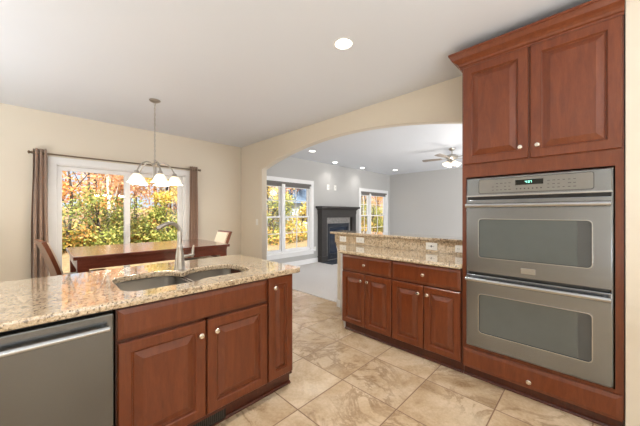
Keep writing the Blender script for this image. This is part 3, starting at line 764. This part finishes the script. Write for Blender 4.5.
# ------------------------------------------------------------------ recessed lights
def recessed(label, x, y, e, group):
    t = thing('recessed_light', label, 'ceiling light', (x, y, CE), 0, group)
    part('trim_ring', lathe(nb(), [(0.066, -0.0005), (0.080, -0.0005), (0.079, -0.005), (0.070, -0.006), (0.066, -0.002)], 28, cap=False), 'white', t, True)
    part('lens', lathe(nb(), [(0.0665, -0.0005), (0.0665, -0.003), (0.03, -0.0045), (0.002, -0.005)], 28), 'can', t, True)
    d = add_light('ceiling_spot', 'SPOT', (x, y, CE-0.02), e, (1.0, 0.96, 0.90), spot_size=R(125), spot_blend=0.9, shadow_soft_size=0.07)
    return t
recessed('round lit recessed light in the kitchen ceiling in front of the arch', 1.74, 1.45, 55, 'kitchen recessed lights')
for x, y in ((-0.9, 1.45), (-0.3, -1.0), (-1.4, -1.2), (-0.2, -2.2)):
    add_light('ceiling_spot', 'SPOT', (x, y, CE-0.02), 55, (1.0, 0.96, 0.90), spot_size=R(125), spot_blend=0.9, shadow_soft_size=0.07)  # added spots without fixtures, filling the kitchen from out of view
for lab, x, y in (('living room recessed light nearest the arch spring', 4.26, 4.46), ('living room recessed light in front of the left side of the fireplace', 5.66, 5.02), ('living room recessed light above the fireplace mantel', 6.93, 5.03), ('living room recessed light nearest the plain grey wall', 8.02, 4.53)):
    recessed(lab, x, y, 13, 'living room recessed lights')

# ceiling fan
FX, FY = 6.2, 2.15
t = thing('ceiling_fan', 'ceiling fan with brushed nickel motor and lit glass shades in the living room', 'ceiling fan', (FX, FY, CE), R(8)); t.scale = (0.9, 0.9, 0.78)
part('canopy', lathe(nb(), [(0.075, 0), (0.075, -0.02), (0.06, -0.05), (0.02, -0.07)], 20), 'nickel', t, True)
part('downrod', tube(nb(), [(0, 0, -0.065), (0, 0, -0.17)], 0.013, 10), 'nickel', t, True)
part('motor_housing', lathe(nb(), [(0.03, -0.16), (0.10, -0.18), (0.135, -0.21), (0.14, -0.25), (0.11, -0.29), (0.05, -0.31), (0.045, -0.34), (0.06, -0.35), (0.06, -0.38), (0.03, -0.40)], 24), 'nickel', t, True)
for k in range(5):
    a = R(72*k+20); m = RZ(a)
    ir = B(0.10, 0.26, -0.02, 0.02, -0.275, -0.268)
    bl = slab([roundpoly([(0.22, -0.055), (0.68, -0.072), (0.68, 0.072), (0.22, 0.055)], 0.05)], 0.008, 0.002, T(0, 0, -0.272) @ RX(R(11)))
    bmesh.ops.transform(ir, matrix=m, verts=ir.verts); bmesh.ops.transform(bl, matrix=m, verts=bl.verts)
    b = part('blade', bl, 'blade', t); part('blade_iron', ir, 'nickel', b)
for k in range(4):
    a = R(90*k+35); ca, sa = math.cos(a), math.sin(a)
    m = T(0.05*ca, 0.05*sa, -0.345) @ RZ(a) @ RY(R(-48))
    am = part('light_arm', tube(nb(), [m @ Vector(p) for p in ((0, 0, 0.01), (0, 0, -0.03), (0, 0, -0.055))], [0.012, 0.014, 0.022], 10), 'nickel', t, True)
    part('lamp_shade', lathe(nb(), [(0.024, -0.05), (0.04, -0.07), (0.052, -0.11), (0.068, -0.165), (0.064, -0.165), (0.048, -0.11), (0.036, -0.072), (0.022, -0.055)], 18, m, cap=False), 'shade', am, True)
    part('bulb', lathe(nb(), [(0.010, -0.056), (0.022, -0.09), (0.022, -0.115), (0.008, -0.135)], 12, m), 'bulb', am, True)
add_light('fan_lamp', 'POINT', (FX, FY, CE-0.62), 9, (1.0, 0.93, 0.85), shadow_soft_size=0.12)
part('pull_chain', tube(nb(), [(0.02, 0, -0.39), (0.02, 0, -0.66)], 0.003, 6), 'nickel', t)

# ------------------------------------------------------------------ fireplace
FX0, FX1 = 5.27, 6.76
t = thing('fireplace', 'charcoal wood mantel fireplace with grey slate surround on the far wall', 'fireplace', ((FX0+FX1)/2, YW-0.002, 0.008))
h = (FX1-FX0)/2
b = nb()
for s in (-1, 1):
    x0, x1 = sorted((s*h, s*(h-0.20))); box(b, x0, x1, -0.16, 0, 0, 1.30, 0.004); x0, x1 = sorted((s*(h+0.012), s*(h-0.212))); box(b, x0, x1, -0.175, 0, 0, 0.16, 0.005)
    x0, x1 = sorted((s*(h-0.035), s*(h-0.165))); box(b, x0, x1, -0.168, -0.155, 0.22, 1.2, 0.004)
box(b, -h+0.20, h-0.20, -0.16, 0, 1.20, 1.30)
part('surround_frame', b, 'mantelwood', t)
part('frieze', sweep(nb(), [(-h, 0), (-h, -0.16), (h, -0.16), (h, 0)], [(0.0, 1.30), (0.008, 1.30), (0.008, 1.40), (0.02, 1.41), (0.04, 1.44), (0.06, 1.455), (0.0, 1.455)]), 'mantelwood', t)
part('mantel_shelf', B(-h-0.085, h+0.085, -0.25, 0, 1.456, 1.51, bev=0.006), 'mantelwood', t)
part('frieze_core', B(-h+0.001, h-0.001, -0.158, 0, 1.301, 1.454), 'mantelwood', t)
part('slate_tile', slab([rect(-h+0.20, h-0.20, 0.0, 1.20), rect(-0.44, 0.44, 0.05, 1.02)], 0.06, 0, T(0, -0.03, 0) @ RX(R(90))), 'slate', t)
fb = part('firebox', slab([rect(-0.45, 0.45, 0.04, 1.03), rect(-0.38, 0.38, 0.20, 0.92)], 0.03, 0.004, T(0, -0.085, 0) @ RX(R(90))), 'firebox', t)
part('glass_front', B(-0.385, 0.385, -0.098, -0.092, 0.195, 0.925), 'fireglass', fb)
lv = nb()
for i in range(4): box(lv, -0.38, 0.38, -0.12, -0.114, 0.07+i*0.03, 0.085+i*0.03)
part('louver', lv, 'firebox', fb)
lo = nb(); tube(lo, [(-0.3, -0.115, 0.29), (0.28, -0.112, 0.31)], 0.03, 8)
part('hearth', B(-h-0.02, h+0.02, -0.55, -0.18, 0.0, 0.035, bev=0.005), 'hearth', t)
lo.free()
# roller shades at the window heads
for lab, (x0, x1, z0, z1) in (('grey raised roller shade at the top of the wide living window', W1), ('grey raised roller shade at the top of the window right of the fireplace', W2)):
    t = thing('roller_shade', lab, 'window shade', ((x0+x1)/2, YW+0.004, z1-0.016), 0, 'raised roller shades')
    k = (x1-x0)/2-0.014
    part('fabric', B(-k, k, -0.0, 0.0035, -0.115, -0.01), 'roller', t); part('headrail', B(-k, k, -0.035, -0.001, -0.05, -0.001, bev=0.004), 'roller', t); part('hem_bar', B(-k, k, -0.006, 0.005, -0.13, -0.116, bev=0.002), 'trim', t)

# ------------------------------------------------------------------ outdoors
gb = nb(); nx, ny = 40, 30; rnd = random.Random(3)
vs = [[gb.verts.new((-30+i*2.6, 5.45+j*2.0, -0.25+0.012*j*j*0.25+rnd.uniform(-0.05, 0.05)*(j > 1))) for i in range(nx)] for j in range(ny)]
for j in range(ny-1):
    for i in range(nx-1): gb.faces.new((vs[j][i], vs[j][i+1], vs[j+1][i+1], vs[j+1][i]))
struct('ground_yard', gb, 'ground')
def gz(y): j = (y-5.45)/2.0; return -0.25+0.003*j*j
def leaves(bm, rnd, n, centres, size):
    for i in range(n):
        c, r = centres[rnd.randrange(len(centres))]
        while True:
            p = Vector((rnd.uniform(-1, 1), rnd.uniform(-1, 1), rnd.uniform(-1, 1)))
            if p.length < 1: break
        p = p*(0.45+0.55*p.length)
        p = Vector(c)+Vector((p.x*r[0], p.y*r[1], p.z*r[2]))
        a = Vector((rnd.uniform(-1, 1), rnd.uniform(-1, 1), rnd.uniform(-1, 1))).normalized(); b_ = a.orthogonal().normalized()
        s = size*rnd.uniform(0.6, 1.3)
        q = [p+a*s, p+b_*s*0.55, p-a*s, p-b_*s*0.55]
        bm.faces.new([bm.verts.new(v) for v in q])
def tree(name, label, x, y, hgt, crown, mat, bark, seed, n=2600, low=0.35, size=0.13, tr=0.12):
    rnd = random.Random(seed)
    t = thing(name, label, 'tree', (x, y, gz(y)-0.05), 0, 'autumn trees behind the house')
    pts = [(0, 0, 0)]; 
    for k in range(1, 7): pts.append((pts[-1][0]+rnd.uniform(-0.12, 0.12), pts[-1][1]+rnd.uniform(-0.12, 0.12), hgt*0.95*k/6))
    tk = tube(nb(), pts, [tr*(1-0.13*k) for k in range(7)], 8)
    cs = []
    for k in range(9):
        zz = hgt*(low+(1-low)*(k+0.4)/9); a = rnd.uniform(0, 2*PI); d = crown*rnd.uniform(0.25, 0.8)*(1.1-0.5*k/9)
        e = (d*math.cos(a)+pts[min(6, int(zz/hgt*6))][0], d*math.sin(a), zz)
        b0 = pts[min(5, max(1, int(zz/hgt*6)-1))]
        tube(tk, [b0, ((b0[0]+e[0])/2, (b0[1]+e[1])/2, (b0[2]+e[2])/2+0.1), e], [tr*0.35, tr*0.25, tr*0.1], 5)
        cs.append((e, (crown*rnd.uniform(0.35, 0.6), crown*rnd.uniform(0.35, 0.6), crown*rnd.uniform(0.25, 0.45))))
    part('trunk', tk, bark, t)
    lb = nb(); leaves(lb, rnd, n, cs, size); part('foliage', lb, mat, t)
    return t
TREES = [
 ('maple_tree', 'orange leaved maple at the left edge of the sliding door view', 0.75, 14.5, 5.0, 1.7, 'orange', 'bark', 11, 0.3),
 ('green_tree', 'yellow green leafy tree low in the left door pane', 1.6, 13.0, 2.2, 1.5, 'green', 'bark', 12, 0.1),
 ('rust_tree', 'peach leaved tree in the middle of the left door pane', 2.75, 17.0, 5.6, 2.0, 'peach', 'bark', 13, 0.3),
 ('birch_tree', 'pale trunked birch left of the door centre post', 1.98, 13.6, 6.0, 1.1, 'peach', 'birch', 14, 0.4),
 ('maple_tree', 'tall orange maple in the right pane of the sliding door', 4.6, 17.0, 5.6, 1.9, 'orange', 'bark', 15, 0.2),
 ('birch_tree', 'pale trunked tree in the right pane of the sliding door', 4.15, 14.6, 6.0, 1.2, 'yellow', 'birch', 16, 0.35),
 ('green_tree', 'green shrubby tree low in the right door pane', 3.75, 13.4, 1.8, 1.2, 'green', 'bark', 17, 0.1),
 ('oak_tree', 'slim dark trunked oak against the sky in the left door pane', 1.9, 19.0, 7.0, 1.8, 'orange', 'bark', 18, 0.3),
 ('oak_tree', 'slim dark trunked oak against the sky in the right door pane', 5.9, 19.5, 7.0, 2.0, 'peach', 'bark', 19, 0.3),
 ('yellow_tree', 'yellow leaved tree in the left half of the wide living window', 10.2, 14.8, 5.5, 1.8, 'yellow', 'bark', 20, 0.25),
 ('green_tree', 'low green tree in the left half of the wide living window', 9.0, 12.4, 2.4, 1.3, 'green', 'bark', 21, 0.12),
 ('maple_tree', 'orange maple in the right half of the wide living window', 12.9, 15.6, 6.5, 1.6, 'peach', 'bark', 22, 0.5),
 ('yellow_tree', 'short yellow tree low in the right half of the wide living window', 10.6, 12.2, 2.0, 1.1, 'yellow', 'bark', 23, 0.12),
 ('yellow_tree', 'bright yellow tree seen in the left panes right of the fireplace', 19.6, 13.6, 5.5, 2.0, 'yellow', 'bark', 24, 0.2),
 ('orange_tree', 'orange leaved tree seen in the right panes right of the fireplace', 21.4, 13.8, 6.0, 1.7, 'orange', 'bark', 25, 0.4),
 ('green_tree', 'green leaved tree low in the window right of the fireplace', 18.2, 12.2, 2.2, 1.4, 'green', 'bark', 26, 0.12),
]
for (nm, lab, x, y, hh, cr_, mt, bk, sd, low) in TREES: tree(nm, lab, x, y, hh, cr_, mt, bk, sd, n=3800 if hh > 4 else 2800, low=low, size=0.062, tr=0.075)
rnd = random.Random(77)
ub = nb(); cs = []
for i in range(90):
    x = rnd.uniform(-2, 30); y = rnd.uniform(16, 19); cs.append(((x, y, gz(y)+rnd.uniform(0.1, 1.0)), (1.0, 0.8, 0.7)))
for i in range(46):
    x = rnd.uniform(8, 24); y = rnd.uniform(11.0, 13.5); cs.append(((x, y, gz(y)+rnd.uniform(0.0, 0.5)), (0.9, 0.7, 0.6)))
for i in range(30):
    x = rnd.uniform(0, 6); y = rnd.uniform(14.0, 15.5); cs.append(((x, y, gz(y)+rnd.uniform(0.0, 0.8)), (0.8, 0.6, 0.6)))
leaves(ub, rnd, 38000, cs, 0.075)
tag(link('undergrowth', ub, 'brush'), 'dense tangle of autumn undergrowth at the edge of the yard', 'undergrowth', kind='stuff')
fbm = nb(); cs = []
for i in range(190):
    x = rnd.uniform(-4, 46); y = rnd.uniform(24, 30); cs.append(((x, y, gz(y)+rnd.uniform(0.5, 7.5)), (1.5, 1.2, 1.4)))
leaves(fbm, rnd, 22000, cs, 0.13)
tag(link('far_woods', fbm, 'peach'), 'distant autumn woods beyond the yard', 'woods', kind='stuff')
wt = nb()
for i in range(46):
    x = rnd.uniform(-3, 34); y = rnd.uniform(20, 27); tube(wt, [(x, y, gz(y)-0.1), (x+rnd.uniform(-0.4, 0.4), y, gz(y)+rnd.uniform(8, 14))], [0.10, 0.05], 6)
tag(link('far_trunks', wt, 'bark'), 'slim bare trunks of the distant woods', 'woods', kind='stuff')
# neighbour house in the living window
t = thing('neighbor_house', 'pale blue neighbour house with a slate roof beyond the wide living window', 'house', (15.4, 17.0, gz(17.0)-0.1))
part('wall', B(-2.6, 2.6, -1.5, 1.5, 0, 2.4), 'siding', t)
rb = nb(); r1 = [rb.verts.new(p) for p in ((-3, -1.9, 2.3), (3, -1.9, 2.3), (3, 1.9, 2.3), (-3, 1.9, 2.3))]; r2 = [rb.verts.new(p) for p in ((-1.7, 0, 3.9), (1.7, 0, 3.9))]
rb.faces.new(r1[::-1]); rb.faces.new((r1[0], r1[1], r2[1], r2[0])); rb.faces.new((r1[2], r1[3], r2[0], r2[1])); rb.faces.new((r1[1], r1[2], r2[1])); rb.faces.new((r1[3], r1[0], r2[0]))
part('roof', rb, 'roofing', t)
for x in (-1.4, 0.9):
    f = part('house_window', slab([rect(x-0.45, x+0.45, 0.8, 1.9), rect(x-0.38, x+0.38, 0.87, 1.83)], 0.06, 0, T(0, -1.501, 0) @ RX(R(90))), 'trim', t)
    part('pane', B(x-0.38, x+0.38, -1.53, -1.51, 0.87, 1.83), 'darkpane', f)
